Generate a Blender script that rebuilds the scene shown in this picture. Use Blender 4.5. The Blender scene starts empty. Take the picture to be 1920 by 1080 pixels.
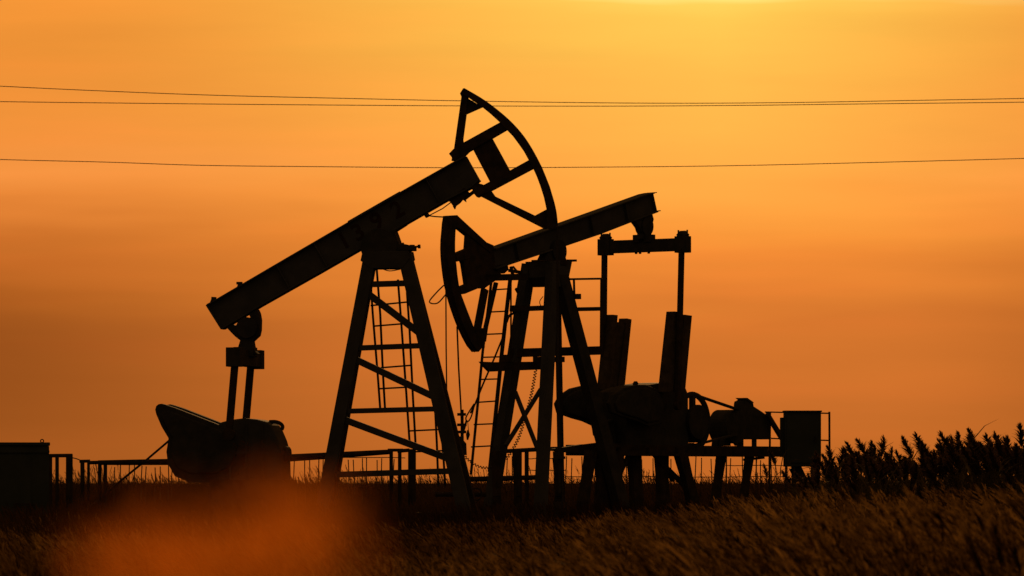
import bpy, bmesh, math, random
import numpy as np
from mathutils import Vector, Matrix

random.seed(7)
RNG = np.random.default_rng(7)
SC = bpy.context.scene
COL = SC.collection
R = math.radians

# ---------------------------------------------------------------- camera
FPX = 9000.0          # focal length in pixels of a 1920 wide frame
HZ = 903.0            # horizon row of that frame
H = 1.2               # eye height (m)
cam_d = bpy.data.cameras.new("camera")
cam = bpy.data.objects.new("camera", cam_d)
COL.objects.link(cam)
cam.location = (0, 0, H)
cam.rotation_euler = (R(90), 0, 0)
cam_d.sensor_width = 36
cam_d.lens = 36 * FPX / 1920
cam_d.shift_y = (HZ - 540) / 1920
cam_d.clip_start = 0.1
cam_d.clip_end = 6000
cam_d.dof.use_dof = True
cam_d.dof.focus_distance = 92
cam_d.dof.aperture_fstop = 5.6
SC.camera = cam

# ---------------------------------------------------------------- exposure
SC.view_settings.view_transform = 'Standard'
SC.view_settings.look = 'None'
SC.view_settings.exposure = 0
SC.view_settings.gamma = 1
SC.view_settings.use_curve_mapping = False
SC.render.engine = 'CYCLES'
SC.cycles.max_bounces = 6
SC.cycles.diffuse_bounces = 2
SC.cycles.glossy_bounces = 2
SC.cycles.transmission_bounces = 3
SC.cycles.use_denoising = True

SUN_AZ = math.atan((1350 - 960) / FPX)
SUN_EL = R(7.0)
SUN_DIR = Vector((math.sin(SUN_AZ) * math.cos(SUN_EL), math.cos(SUN_AZ) * math.cos(SUN_EL), math.sin(SUN_EL)))


def lin(c):
    out = []
    for v in c:
        v /= 255.0
        out.append(v / 12.92 if v <= 0.04045 else ((v + 0.055) / 1.055) ** 2.4)
    return (*out, 1)


# ---------------------------------------------------------------- world
W = bpy.data.worlds.new("World")
SC.world = W
W.use_nodes = True
nt = W.node_tree
nt.nodes.clear()


def N(t, **kw):
    n = nt.nodes.new(t)
    for k, v in kw.items():
        setattr(n, k, v)
    return n


def math_node(op, a, b=None):
    n = N('ShaderNodeMath', operation=op)
    for i, v in enumerate((a, b)):
        if v is None:
            continue
        if isinstance(v, (int, float)):
            n.inputs[i].default_value = v
        else:
            nt.links.new(v, n.inputs[i])
    return n.outputs[0]


def map_range(v, a, b, c, d, interp='LINEAR'):
    n = N('ShaderNodeMapRange', interpolation_type=interp)
    n.clamp = True
    nt.links.new(v, n.inputs['Value'])
    for k, x in (('From Min', a), ('From Max', b), ('To Min', c), ('To Max', d)):
        n.inputs[k].default_value = x
    return n.outputs['Result']


def ramp(v, stops, interp='LINEAR'):
    n = N('ShaderNodeValToRGB')
    cr = n.color_ramp
    cr.interpolation = interp
    while len(cr.elements) < len(stops):
        cr.elements.new(0.5)
    for e, (p, c) in zip(cr.elements, sorted(stops, key=lambda s: s[0])):
        e.position = p
        e.color = c
    nt.links.new(v, n.inputs[0])
    return n.outputs[0]


tc = N('ShaderNodeTexCoord')
sep = N('ShaderNodeSeparateXYZ')
nt.links.new(tc.outputs['Generated'], sep.inputs[0])
X_, Y_, Z_ = sep.outputs
azim = math_node('ARCTAN2', X_, Y_)
# long thin bands of cloud: noise stretched along the horizon, bending the elevation a little
stretch = N('ShaderNodeVectorMath', operation='MULTIPLY')
nt.links.new(tc.outputs['Generated'], stretch.inputs[0])
stretch.inputs[1].default_value = (9, 9, 75)
nz = N('ShaderNodeTexNoise')
nz.inputs['Scale'].default_value = 1.0
nz.inputs['Detail'].default_value = 3.0
nz.inputs['Roughness'].default_value = 0.5
nt.links.new(stretch.outputs[0], nz.inputs['Vector'])
band = math_node('SUBTRACT', nz.outputs['Fac'], 0.5)
elev = math_node('ADD', Z_, math_node('MULTIPLY', band, 0.017))
pos = map_range(elev, -0.01, 0.11, 0, 1)


def yp(y):
    return ((HZ - y) / FPX + 0.01) / 0.12


rampS = ramp(pos, [(yp(y), lin(c)) for y, c in (
    (903, (178, 94, 35)), (760, (187, 100, 39)), (600, (203, 110, 42)), (500, (230, 131, 49)), (440, (243, 146, 55)),
    (300, (255, 172, 70)), (150, (255, 189, 77)), (40, (254, 202, 83)), (10, (255, 210, 90)), (-3, (255, 234, 128)))])
rampL = ramp(pos, [(yp(y), lin(c)) for y, c in (
    (903, (152, 79, 28)), (800, (142, 72, 24)), (650, (139, 69, 22)), (550, (166, 86, 27)), (450, (197, 106, 38)),
    (380, (231, 133, 54)), (330, (240, 145, 64)), (280, (236, 142, 58)), (200, (236, 143, 55)), (100, (231, 141, 51)), (20, (242, 148, 54)))])
d = math_node('SUBTRACT', azim, SUN_AZ)
d = math_node('ADD', d, math_node('MULTIPLY', math_node('MAXIMUM', d, 0.0), 0.40))
# the glow is a dome: narrow high up, broad and even low down
lo_ = map_range(Z_, 0.03, 0.078, 0.046, -0.02, 'SMOOTHSTEP')
hi_ = map_range(Z_, 0.03, 0.078, 0.160, 0.150, 'SMOOTHSTEP')
t_ = math_node('DIVIDE', math_node('SUBTRACT', math_node('ABSOLUTE', d), lo_), math_node('SUBTRACT', hi_, lo_))
side = map_range(t_, 0.0, 1.0, 0, 1, 'SMOOTHSTEP')
mixc = N('ShaderNodeMixRGB')
nt.links.new(side, mixc.inputs[0])
nt.links.new(rampS, mixc.inputs[1])
nt.links.new(rampL, mixc.inputs[2])
# the glow dies away from the sun: dusk behind the camera
dot = N('ShaderNodeVectorMath', operation='DOT_PRODUCT')
nt.links.new(tc.outputs['Generated'], dot.inputs[0])
dot.inputs[1].default_value = SUN_DIR
fall = ramp(math_node('ADD', math_node('MULTIPLY', dot.outputs['Value'], 0.5), 0.5), [
    (0.0, (0.15, 0.26, 0.9, 1)), (0.5, (0.14, 0.22, 0.7, 1)), (0.80, (0.12, 0.14, 0.2, 1)),
    (0.93, (0.34, 0.32, 0.30, 1)), (0.983, (1, 1, 1, 1)), (1.0, (1, 1, 1, 1))])
mul = N('ShaderNodeMixRGB', blend_type='MULTIPLY')
mul.inputs[0].default_value = 1
nt.links.new(mixc.outputs[0], mul.inputs[1])
nt.links.new(fall, mul.inputs[2])
# faint rosy veils of thin cloud
st2 = N('ShaderNodeVectorMath', operation='MULTIPLY')
nt.links.new(tc.outputs['Generated'], st2.inputs[0])
st2.inputs[1].default_value = (14, 14, 130)
nz2 = N('ShaderNodeTexNoise')
nz2.inputs['Scale'].default_value = 1.0
nz2.inputs['Detail'].default_value = 4.0
nt.links.new(st2.outputs[0], nz2.inputs['Vector'])
veil = ramp(nz2.outputs['Fac'], [(0.33, (0.965, 0.965, 0.965, 1)), (0.5, (1, 1, 1, 1)), (0.68, (1.05, 1.015, 1.03, 1))])
mul2 = N('ShaderNodeMixRGB', blend_type='MULTIPLY')
mul2.inputs[0].default_value = 1
nt.links.new(mul.outputs[0], mul2.inputs[1])
nt.links.new(veil, mul2.inputs[2])
bg = N('ShaderNodeBackground')
nt.links.new(mul2.outputs[0], bg.inputs[0])
bg.inputs[1].default_value = 1.0
sky = N('ShaderNodeTexSky', sky_type='NISHITA')
sky.sun_disc = False
sky.sun_elevation = SUN_EL
sky.sun_rotation = SUN_AZ
tint = N('ShaderNodeMixRGB', blend_type='MULTIPLY')
tint.inputs[0].default_value = 1
nt.links.new(sky.outputs[0], tint.inputs[1])
tint.inputs[2].default_value = (0.02, 0.012, 0.006, 1)
bg2 = N('ShaderNodeBackground')
nt.links.new(tint.outputs[0], bg2.inputs[0])
bg2.inputs[1].default_value = 0.05
addsh = N('ShaderNodeAddShader')
nt.links.new(bg.outputs[0], addsh.inputs[0])
nt.links.new(bg2.outputs[0], addsh.inputs[1])
wo = N('ShaderNodeOutputWorld')
nt.links.new(addsh.outputs[0], wo.inputs[0])

# ---------------------------------------------------------------- sun
sun_d = bpy.data.lights.new("sun", 'SUN')
sun_d.energy = 2.0
sun_d.angle = R(1.5)
sun_d.color = (1.0, 0.50, 0.17)
sun = bpy.data.objects.new("sun", sun_d)
COL.objects.link(sun)
sun.location = SUN_DIR * 200
sun.rotation_euler = (-SUN_DIR).to_track_quat('-Z', 'Y').to_euler()


# ---------------------------------------------------------------- materials
def material(name, ca, cb, rough=0.6, metallic=0.0, scale=3.0, spec=0.02, bump=0.0):
    rough, metallic = max(rough, 0.85), 0.0
    m = bpy.data.materials.new(name)
    m.use_nodes = True
    t = m.node_tree
    p = t.nodes['Principled BSDF']
    p.inputs['Roughness'].default_value = rough
    p.inputs['Metallic'].default_value = metallic
    p.inputs['Specular IOR Level'].default_value = spec
    c = t.nodes.new('ShaderNodeTexCoord')
    n = t.nodes.new('ShaderNodeTexNoise')
    n.inputs['Scale'].default_value = scale
    n.inputs['Detail'].default_value = 6
    n.inputs['Roughness'].default_value = 0.65
    t.links.new(c.outputs['Object'], n.inputs['Vector'])
    r = t.nodes.new('ShaderNodeValToRGB')
    r.color_ramp.elements[0].position = 0.38
    r.color_ramp.elements[1].position = 0.65
    r.color_ramp.elements[0].color = (*ca, 1)
    r.color_ramp.elements[1].color = (*cb, 1)
    t.links.new(n.outputs['Fac'], r.inputs[0])
    t.links.new(r.outputs[0], p.inputs['Base Color'])
    if bump:
        b = t.nodes.new('ShaderNodeBump')
        b.inputs['Strength'].default_value = bump
        t.links.new(n.outputs['Fac'], b.inputs['Height'])
        t.links.new(b.outputs[0], p.inputs['Normal'])
    return m


def plant_material(name, ca, cb, fac=0.45, scale=0.7, trans=1.0, spec=0.03):
    m = material(name, ca, cb, rough=0.5, scale=scale, spec=spec)
    t = m.node_tree
    p = t.nodes['Principled BSDF']
    r = next(n for n in t.nodes if n.type == 'VALTORGB')
    tr = t.nodes.new('ShaderNodeBsdfTranslucent')
    g = t.nodes.new('ShaderNodeMixRGB')
    g.blend_type = 'MULTIPLY'
    g.inputs[0].default_value = 1
    t.links.new(r.outputs[0], g.inputs[1])
    g.inputs[2].default_value = (trans, trans, trans, 1)
    t.links.new(g.outputs[0], tr.inputs[0])
    mx = t.nodes.new('ShaderNodeMixShader')
    mx.inputs[0].default_value = fac
    t.links.new(p.outputs[0], mx.inputs[1])
    t.links.new(tr.outputs[0], mx.inputs[2])
    t.links.new(mx.outputs[0], t.nodes['Material Output'].inputs[0])
    return m


M = {
    'paint': material('grey_paint', (0.048, 0.049, 0.050), (0.072, 0.072, 0.070), 0.6, scale=2.2),
    'paint_b': material('blue_grey_paint', (0.055, 0.058, 0.060), (0.08, 0.08, 0.08), 0.62, scale=2.6),
    'steel': material('rusty_steel', (0.03, 0.026, 0.024), (0.065, 0.045, 0.033), 0.65, metallic=0.3, scale=5),
    'iron': material('cast_iron', (0.035, 0.036, 0.037), (0.06, 0.055, 0.05), 0.6, metallic=0.2, scale=4),
    'red': material('dark_red_paint', (0.034, 0.018, 0.016), (0.045, 0.024, 0.02), 0.6, scale=9),
    'cable': material('cable_steel', (0.04, 0.035, 0.03), (0.06, 0.05, 0.04), 0.6, metallic=0.4, scale=9),
    'wire': material('aluminium_wire', (0.14, 0.11, 0.08), (0.18, 0.14, 0.10), 0.5, metallic=0.3, scale=9),
    'wood': material('weathered_wood', (0.05, 0.04, 0.03), (0.09, 0.07, 0.05), 0.8, scale=6),
    'cabinet': material('green_grey_cabinet', (0.040, 0.048, 0.042), (0.055, 0.064, 0.055), 0.6, scale=2),
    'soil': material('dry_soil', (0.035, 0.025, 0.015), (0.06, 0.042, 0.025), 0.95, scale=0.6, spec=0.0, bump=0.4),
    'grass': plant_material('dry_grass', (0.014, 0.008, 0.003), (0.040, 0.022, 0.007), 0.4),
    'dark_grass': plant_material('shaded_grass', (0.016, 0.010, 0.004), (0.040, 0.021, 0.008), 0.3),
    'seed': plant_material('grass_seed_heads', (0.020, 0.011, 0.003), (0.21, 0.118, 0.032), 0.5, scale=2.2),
    'flare_straw': plant_material('flare_glow_straw', (0.60, 0.17, 0.014), (0.72, 0.23, 0.018), 0.85, scale=20),  # flare glow put into the orange colour of the added tuft
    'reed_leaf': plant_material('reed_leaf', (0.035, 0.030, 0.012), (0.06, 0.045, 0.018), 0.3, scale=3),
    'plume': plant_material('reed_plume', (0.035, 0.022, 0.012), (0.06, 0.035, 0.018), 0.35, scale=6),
}


# ---------------------------------------------------------------- mesh helpers
class MB:
    """collects shapes, then links them as ONE mesh object"""

    def __init__(s):
        s.v = []
        s.f = []

    def add(s, verts, faces):
        o = len(s.v)
        s.v += [tuple(p) for p in verts]
        s.f += [tuple(i + o for i in f) for f in faces]
        return s

    def prism(s, pts, off):
        """polygon pts (3D) extruded by +-off/2"""
        off = Vector(off)
        a = [Vector(p) - off / 2 for p in pts]
        b = [Vector(p) + off / 2 for p in pts]
        n = len(pts)
        s.add(a + b, [tuple(range(n))[::-1], tuple(range(n, 2 * n))] +
              [(i, (i + 1) % n, (i + 1) % n + n, i + n) for i in range(n)])
        return s

    def bar(s, p, q, w, h, up=(0, 0, 1), taper=1.0):
        p, q, up = Vector(p), Vector(q), Vector(up)
        d = (q - p).normalized()
        x = d.cross(up)
        if x.length < 1e-4:
            x = d.cross(Vector((1, 0, 0)))
        x.normalize()
        y = x.cross(d).normalized()
        vs = []
        for c, k in ((p, 1.0), (q, taper)):
            for a, b in ((-1, -1), (1, -1), (1, 1), (-1, 1)):
                vs.append(c + x * a * w / 2 * k + y * b * h / 2 * k)
        return s.add(vs, [(0, 1, 2, 3)[::-1], (4, 5, 6, 7), (0, 1, 5, 4), (1, 2, 6, 5), (2, 3, 7, 6), (3, 0, 4, 7)])

    def box(s, c, dims):
        c = Vector(c)
        dx, dy, dz = dims
        return s.bar(c - Vector((0, 0, dz / 2)), c + Vector((0, 0, dz / 2)), dx, dy, up=(0, 1, 0))

    def tube(s, pts, r, n=8, caps=True):
        pts = [Vector(p) for p in pts]
        rs = r if isinstance(r, (list, tuple)) else [r] * len(pts)
        rings = []
        ref = None
        for i, p in enumerate(pts):
            t = (pts[min(i + 1, len(pts) - 1)] - pts[max(i - 1, 0)]).normalized()
            if ref is None:
                ref = Vector((0, 0, 1)) if abs(t.z) < 0.9 else Vector((0, 1, 0))
            x = t.cross(ref).normalized()
            y = x.cross(t).normalized()
            ref = y
            rings.append([p + (x * math.cos(a) + y * math.sin(a)) * rs[i] for a in
                          [2 * math.pi * k / n for k in range(n)]])
        vs = [v for ring in rings for v in ring]
        fs = []
        for i in range(len(pts) - 1):
            for k in range(n):
                fs.append((i * n + k, i * n + (k + 1) % n, (i + 1) * n + (k + 1) % n, (i + 1) * n + k))
        if caps:
            fs.append(tuple(range(n))[::-1])
            fs.append(tuple(range((len(pts) - 1) * n, len(pts) * n)))
        return s.add(vs, fs)

    def cyl(s, p, q, r, n=24):
        return s.tube([p, q], r, n)

    def torus(s, c, R_, r, axis_u, axis_w, n=36, m=8):
        c, u, w = Vector(c), Vector(axis_u), Vector(axis_w)
        k = u.cross(w).normalized()
        vs, fs = [], []
        for i in range(n):
            a = 2 * math.pi * i / n
            rad = u * math.cos(a) + w * math.sin(a)
            for j in range(m):
                b = 2 * math.pi * j / m
                vs.append(c + rad * (R_ + r * math.cos(b)) + k * r * math.sin(b))
        for i in range(n):
            for j in range(m):
                fs.append((i * m + j, ((i + 1) % n) * m + j, ((i + 1) % n) * m + (j + 1) % m, i * m + (j + 1) % m))
        return s.add(vs, fs)

    def build(s, name, mat, parent=None, bevel=0.0, smooth=False):
        me = bpy.data.meshes.new(name)
        me.from_pydata([tuple(v) for v in s.v], [], s.f)
        bm = bmesh.new()
        bm.from_mesh(me)
        bmesh.ops.recalc_face_normals(bm, faces=bm.faces)
        bm.to_mesh(me)
        bm.free()
        me.materials.append(mat)
        if smooth:
            for p in me.polygons:
                p.use_smooth = True
        o = bpy.data.objects.new(name, me)
        COL.objects.link(o)
        if parent:
            o.parent = parent
        if bevel:
            b = o.modifiers.new('bevel', 'BEVEL')
            b.width = bevel
            b.segments = 2
            b.limit_method = 'ANGLE'
        return o


def tag(o, label=None, cat=None, group=None, kind=None):
    for k, v in (('label', label), ('category', cat), ('group', group), ('kind', kind)):
        if v:
            o[k] = v
    return o


def thing(name, label, cat, loc=(0, 0, 0), rz=0.0, group=None):
    o = bpy.data.objects.new(name, None)
    o.empty_display_size = 0.3
    COL.objects.link(o)
    o.location = loc
    o.rotation_euler = (0, 0, rz)
    return tag(o, label, cat, group)


def at(px, py, Y):
    """point at depth Y seen at a photograph pixel"""
    return Vector(((px - 960) / FPX * Y, Y, H + (HZ - py) / FPX * Y))


class Frame:
    """a machine's own axes: u along its walking beam towards the head, v across, w up"""

    def __init__(s, px, D, deg):
        s.phi = R(deg)
        s.o = Vector(((px - 960) / FPX * D, D, 0))
        s.u = Vector((math.cos(s.phi), math.sin(s.phi), 0))
        s.v = Vector((-math.sin(s.phi), math.cos(s.phi), 0))

    def __call__(s, px, py, v=0.0):
        dx, dz = (px - 960) / FPX, (HZ - py) / FPX
        ray = Vector((dx, 1, 0))
        t = (v + s.v.dot(s.o)) / s.v.dot(ray)
        p = ray * t - s.o
        return Vector((p.dot(s.u), v, H + dz * t))

    def poly(s, pts, v=0.0):
        return [s(x, y, v) for x, y in pts]


def bez(pts, n=10):
    """smooth curve through points (Catmull-Rom)"""
    P = [Vector(p) for p in pts]
    P = [P[0] * 2 - P[1]] + P + [P[-1] * 2 - P[-2]]
    out = []
    for i in range(1, len(P) - 2):
        for k in range(n):
            t = k / n
            a, b, c, e = P[i - 1:i + 3]
            out.append(0.5 * ((2 * b) + (c - a) * t + (2 * a - 5 * b + 4 * c - e) * t * t + (3 * b - a - 3 * c + e) * t ** 3))
    out.append(P[-2])
    return out


VX = Vector((0, 1, 0))    # the v axis in machine space

# ================================================================ ground
g = MB()
gx = np.concatenate([np.linspace(-1500, -40, 14), np.linspace(-36, 36, 60), np.linspace(40, 1500, 14)])
gy = np.concatenate([np.linspace(-60, 20, 8), np.linspace(24, 150, 70), np.linspace(170, 3500, 24)])
vv = []
for y in gy:
    for x in gx:
        z = 0.05 * math.sin(x * 0.7 + 1.3) * math.cos(y * 0.45) + 0.03 * math.sin(x * 2.1 + y * 1.4)
        vv.append((x, y, z - 0.05))
nx = len(gx)
g.add(vv, [(j * nx + i, j * nx + i + 1, (j + 1) * nx + i + 1, (j + 1) * nx + i) for j in range(len(gy) - 1) for i in range(nx - 1)])
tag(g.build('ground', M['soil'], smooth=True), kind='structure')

# ================================================================ pump jack in front
J = Frame(728, 90, -9)
jack = thing('pump_jack', 'larger pump jack in front with its horsehead raised high and numbers on its beam', 'pump jack', J.o, J.phi)

# walking beam: an I-section with flanges, cover plates and end plate
top = [(389, 571.7), (405.8, 562.8), (546, 480.8), (654.4, 417.5), (729.4, 374.5), (851.7, 305), (875, 293.3)]
bot = [(900, 338), (886, 352.5), (836, 378), (793, 399.7), (742, 432.8), (674, 470), (599, 513), (489, 575), (471, 586), (426.7, 611.4), (418, 618)]
b = MB()
b.prism(J.poly(top + bot), VX * 0.10)


def flange(mb, F, pts, w, t, v=0.0):
    P = F.poly(pts, v)
    for a, c in zip(P, P[1:]):
        d_ = (c - a).normalized()
        mb.bar(a - d_ * 0.004, c + d_ * 0.004, w, t, up=d_.cross(VX))


flange(b, J, [(391, 572), (406, 564), (546, 482), (729, 375.5), (852, 306), (874, 294.5)], 0.30, 0.028)
flange(b, J, [(899, 338), (886, 351), (836, 377), (742, 431), (674, 469), (599, 512), (489, 574), (419, 616.5)], 0.30, 0.028)
flange(b, J, [(655, 416.5), (729, 374), (752, 361)], 0.27, 0.03)
flange(b, J, [(761, 421), (742, 433)], 0.27, 0.03)
flange(b, J, [(390, 572.5), (418, 617)], 0.30, 0.03)
for px, py, qx, qy in ((520, 497, 545, 541), (590, 456, 616, 500), (800, 335, 826, 380)):
    b.bar(J(px, py), J(qx, qy), 0.26, 0.02, up=(1, 0, 0.6))
beam = b.build('walking_beam', M['paint_b'], jack, bevel=0.006)
for shank, cap_ in (((397, 568, 401, 558), (397, 559, 405, 559.5)), ((447, 541, 451, 530), (444, 531, 454, 531))):
    bl = MB()
    bl.bar(J(*shank[:2]), J(*shank[2:]), 0.09, 0.055)
    bl.bar(J(*cap_[:2]), J(*cap_[2:]), 0.088, 0.05)
    bl.build('bolt', M['steel'], beam)

# painted number on the near side of the web
ang = math.atan2((571.7 - 375) / 1.0, (729 - 389) / math.cos(J.phi))
xdir = Vector((math.cos(ang), 0, math.sin(ang)))
ydir = Vector((-math.sin(ang), 0, math.cos(ang)))
dg = MB()


def digits(parent, F, items, size, v, mat, rot):
    verts, faces = [], []
    for ch, px, py in items:
        cu = bpy.data.curves.new('number', 'FONT')
        cu.body = ch
        cu.size = size
        cu.align_x = 'CENTER'
        cu.align_y = 'CENTER'
        cu.extrude = 0.003
        cu.offset = 0.008
        tmp = bpy.data.objects.new('number', cu)
        COL.objects.link(tmp)
        dgph = bpy.context.evaluated_depsgraph_get()
        me = bpy.data.meshes.new_from_object(tmp.evaluated_get(dgph))
        p = F(px, py, v)
        x, y = rot
        mat4 = Matrix(((x.x, y.x, 0, p.x), (x.y, y.y, -1, p.y), (x.z, y.z, 0, p.z), (0, 0, 0, 1)))
        o0 = len(verts)
        verts += [tuple(mat4 @ vt.co) for vt in me.vertices]
        faces += [tuple(i + o0 for i in pl.vertices) for pl in me.polygons]
        COL.objects.unlink(tmp)
        bpy.data.objects.remove(tmp)
        bpy.data.meshes.remove(me)
    mb = MB()
    mb.v, mb.f = verts, faces
    o = mb.build('painted_number', mat, parent)
    return o


digits(beam, J, [('1', 645, 452), ('3', 672, 436), ('9', 707, 415), ('2', 745, 394)], 0.44, -0.056, M['red'], (xdir, ydir))

# horsehead: arc rim, struts and plates
hh = MB()
arc_out = [(869.7, 165.8), (890, 177), (910, 190), (932, 206), (951.7, 223.3), (968, 239), (982, 256.7), (995, 276), (1005.8, 295.6), (1015, 313),
           (1022.5, 331.7), (1029.5, 349), (1035, 367.8), (1039, 382), (1042, 395.6), (1044.7, 421), (1044, 430)]
arc_in = [(1026.5, 429), (1026, 392.8), (1021, 370), (1014, 348), (1008, 332), (1001, 316.4), (992.8, 301.1), (984, 285), (973.9, 270.6),
          (963, 256), (951.7, 244.2), (937.8, 229.4), (921, 214), (904.4, 200.6), (880, 184), (866, 176)]
hh.prism(J.poly(arc_out + arc_in), VX * 0.20)
hh.prism(J.poly([(869, 166.5), (863.3, 175.6), (866, 181.7), (851, 287), (872, 287), (868, 262), (874.4, 213.6), (878, 184)]), VX * 0.13)
hh.prism(J.poly([(866, 178), (906, 201), (874.4, 215), (868, 215)]), VX * 0.05)
hh.prism(J.poly([(842.8, 288.6), (851, 280), (866, 270), (940, 229), (954, 242), (880, 285), (872, 293), (872, 300), (847.5, 302), (848.5, 296)]), VX * 0.15)
hh.prism(J.poly([(886.4, 279), (922.5, 258), (957.5, 322), (919.5, 342.5)]), VX * 0.05)
hh.prism(J.poly([(889, 360), (905.8, 348.3), (993.5, 300), (1002, 315.5), (921, 358.5), (901, 369)]), VX * 0.152)
hh.prism(J.poly([(905, 352), (921, 358), (928, 367.8), (1005, 405), (1025, 429), (1021, 429.5), (901.7, 368.5)]), VX * 0.13)
hh.prism(J.poly([(1002, 405), (1027, 391.5), (1040, 395), (1040, 428), (1022, 429)]), VX * 0.05)
hh.prism(J.poly([(886, 350), (897.5, 344), (906, 346), (912, 362), (896, 370.5), (889, 362)]), VX * 0.26)
# wire rope rims along the arc
for sv in (-0.06, 0.06):
    hh.tube(bez(J.poly([(870, 166), (910, 190), (951.7, 223.3), (982, 256.7), (1005.8, 295.6), (1022.5, 331.7), (1035, 367.8), (1042, 395.6), (1045, 421)], sv), 4), 0.014, 6)
head = hh.build('horsehead', M['steel'], jack, bevel=0.005)
# latch lumps under the beam near the head
lt = MB()
lt.prism(J.poly([(836, 376), (845, 379), (850, 386), (853, 391), (855, 386), (862, 381), (868, 374), (874, 379), (872, 370), (880, 362), (872, 352), (858, 362)]), VX * 0.12)
lt.bar(J(872, 372), J(893, 356), 0.06, 0.06)
lt.bar(J(850, 386), J(853.5, 392), 0.03, 0.025)
lt.build('head_latch', M['steel'], beam)
bk = MB()
bk.prism(J.poly([(792, 399), (799, 394), (806, 405), (799, 408.5)]), VX * 0.1)
bk.tube(bez([J(802, 404), J(815, 406), J(833, 407)], 4), 0.014, 6)
bk.tube([J(803, 405), J(830, 391), J(846, 379)], 0.011, 6)
bk.build('brake_bracket', M['steel'], beam)

# bridle ropes from the head to the polished rod
br = MB()
br.tube([J(1044.6, 425, -0.06), J(1047, 700, -0.06), J(1049.5, 925, -0.06)], 0.020, 6)
br.tube([J(1044.6, 425, 0.06), J(1045, 700, 0.06), J(1049, 925, 0.06)], 0.018, 6)
bridle = br.build('bridle', M['cable'], jack)
cb = MB()
cb.bar(J(1040, 858), J(1058, 858), 0.3, 0.05)
cb.tube([J(1053, 845), J(1056, 960)], 0.02, 6)
cb.build('carrier_bar', M['steel'], bridle)

# saddle bearing
sb = MB()
c0 = J(715, 464)
sb.cyl(c0 - VX * 0.28, c0 + VX * 0.28, 0.345, 28)
sb.prism(J.poly([(690, 440), (742, 432), (752, 460), (757, 470), (684, 470), (688, 455)]), VX * 0.4)
sb.prism(J.poly([(682, 462), (765, 459), (777, 462), (777, 470), (682, 472)]), VX * 0.5)
saddle = sb.build('saddle_bearing', M['iron'], jack, bevel=0.008)
ab = MB()
ab.tube([J(760, 465), J(787, 462)], 0.022, 6)
ab.bar(J(784, 462.4), J(788, 462), 0.08, 0.07)
ab.bar(J(769, 464), J(777, 464), 0.1, 0.10)
ab.bar(J(754, 456), J(758, 462), 0.07, 0.05)
ab.tube([J(771, 470), J(770, 486)], 0.012, 5)
ab.build('adjusting_bolt', M['steel'], saddle)
ab = MB()
ab.bar(J(676, 466), J(686, 466), 0.06, 0.06)
ab.bar(J(679, 474), J(684, 472), 0.06, 0.05)
ab.tube([J(682, 474), J(684, 488)], 0.012, 5)
ab.build('adjusting_bolt', M['steel'], saddle)

# samson post: four legs, cap, horizontal struts and diagonals
cap = MB()
cap.prism(J.poly([(685, 474), (770, 471), (773, 486), (760, 504), (700, 504.5), (681.5, 490)]), VX * 0.62)
cap.build('post_cap', M['paint'], jack, bevel=0.006)


def leg(F, parent, top_, foot, v0, v1, w0, w1, mat, name='leg'):
    """box leg from pixel top to pixel foot, carried on down to the ground"""
    a, c = F(*top_, v0), F(*foot, v1)
    k = a.z / (a.z - c.z)
    e = a + (c - a) * k
    m = MB()
    m.bar(a, e, w0, w1, up=(1, 0, 0))
    p = Vector((e.x, e.y, 0.06))
    m.box(p, (0.42, 0.42, 0.10))
    return m.build(name, mat, parent, bevel=0.005)


near_v, far_v = -0.20, 0.20
leg(J, jack, (695, 478), (614, 905), near_v, -0.62, 0.16, 0.235, M['paint'])
leg(J, jack, (698, 478), (624, 905), far_v, 0.55, 0.16, 0.2, M['steel'])
leg(J, jack, (759, 478), (869, 950), near_v, -0.62, 0.16, 0.255, M['paint'])
leg(J, jack, (762, 478), (875, 915), far_v, 0.55, 0.16, 0.2, M['steel'])


def vn(y):          # near face of the post leans outward going down
    return -0.20 - 0.42 * (y - 478) / 430


for (x0, y0, x1, y1, t) in ((699, 533, 764, 531, 0.11), (674, 652.5, 794, 648, 0.10), (652, 771, 824, 766.5, 0.095), (630, 890, 856, 883, 0.11)):
    MB().bar(J(x0, y0, vn(y0)), J(x1, y1, vn(y1)), 0.10, t).build('strut', M['paint'], jack, bevel=0.004)
for (x0, y0, x1, y1, t) in ((693, 553, 786, 624, 0.125), (669, 675, 820, 747, 0.125), (646, 787, 852, 864, 0.125)):
    MB().bar(J(x0, y0, vn(y0) - 0.01), J(x1, y1, vn(y1) - 0.01), 0.08, t).build('diagonal_brace', M['paint'], jack, bevel=0.004)
MB().tube(bez([J(716, 504, -.2), J(731, 508, -.2), J(750, 505, -.2)], 5), 0.010, 5).build('cable_loop', M['cable'], jack)

# ladder behind the post (double rails, rungs)
ld = MB()


def vr(y):
    return 0.32 + 0.34 * (y - 520) / 390


def rail(mb, F, pts, r, vf):
    mb.tube([F(x, y, vf(y)) for x, y in pts], r, 6)


A0 = [(693, 500), (699, 590), (708, 700), (713, 768)]
A1 = [(706, 500), (713, 590), (718, 700), (722, 768)]
B0 = [(746, 524), (752, 600), (762, 740), (768, 830)]
B1 = [(763, 548), (768, 620), (774, 740), (779, 830)]
C0 = [(816, 770), (819, 830), (822, 912)]
C1 = [(826, 785), (831, 850), (835, 912)]
for q in (A0, A1, B0, B1, C0, C1):
    rail(ld, J, q, 0.022, vr)
for (x0, y0, x1, y1) in ((695, 573, 767, 566), (701, 611.5, 756, 607), (714, 689.5, 771, 685), (709, 729, 764, 726),
                         (767, 808, 831, 805), (779, 847, 832, 845), (823, 883, 834, 882)):
    ld.tube([J(x0, y0, vr(y0)), J(x1, y1, vr(y1))], 0.018, 6)
ld.build('ladder', M['steel'], jack)

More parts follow.
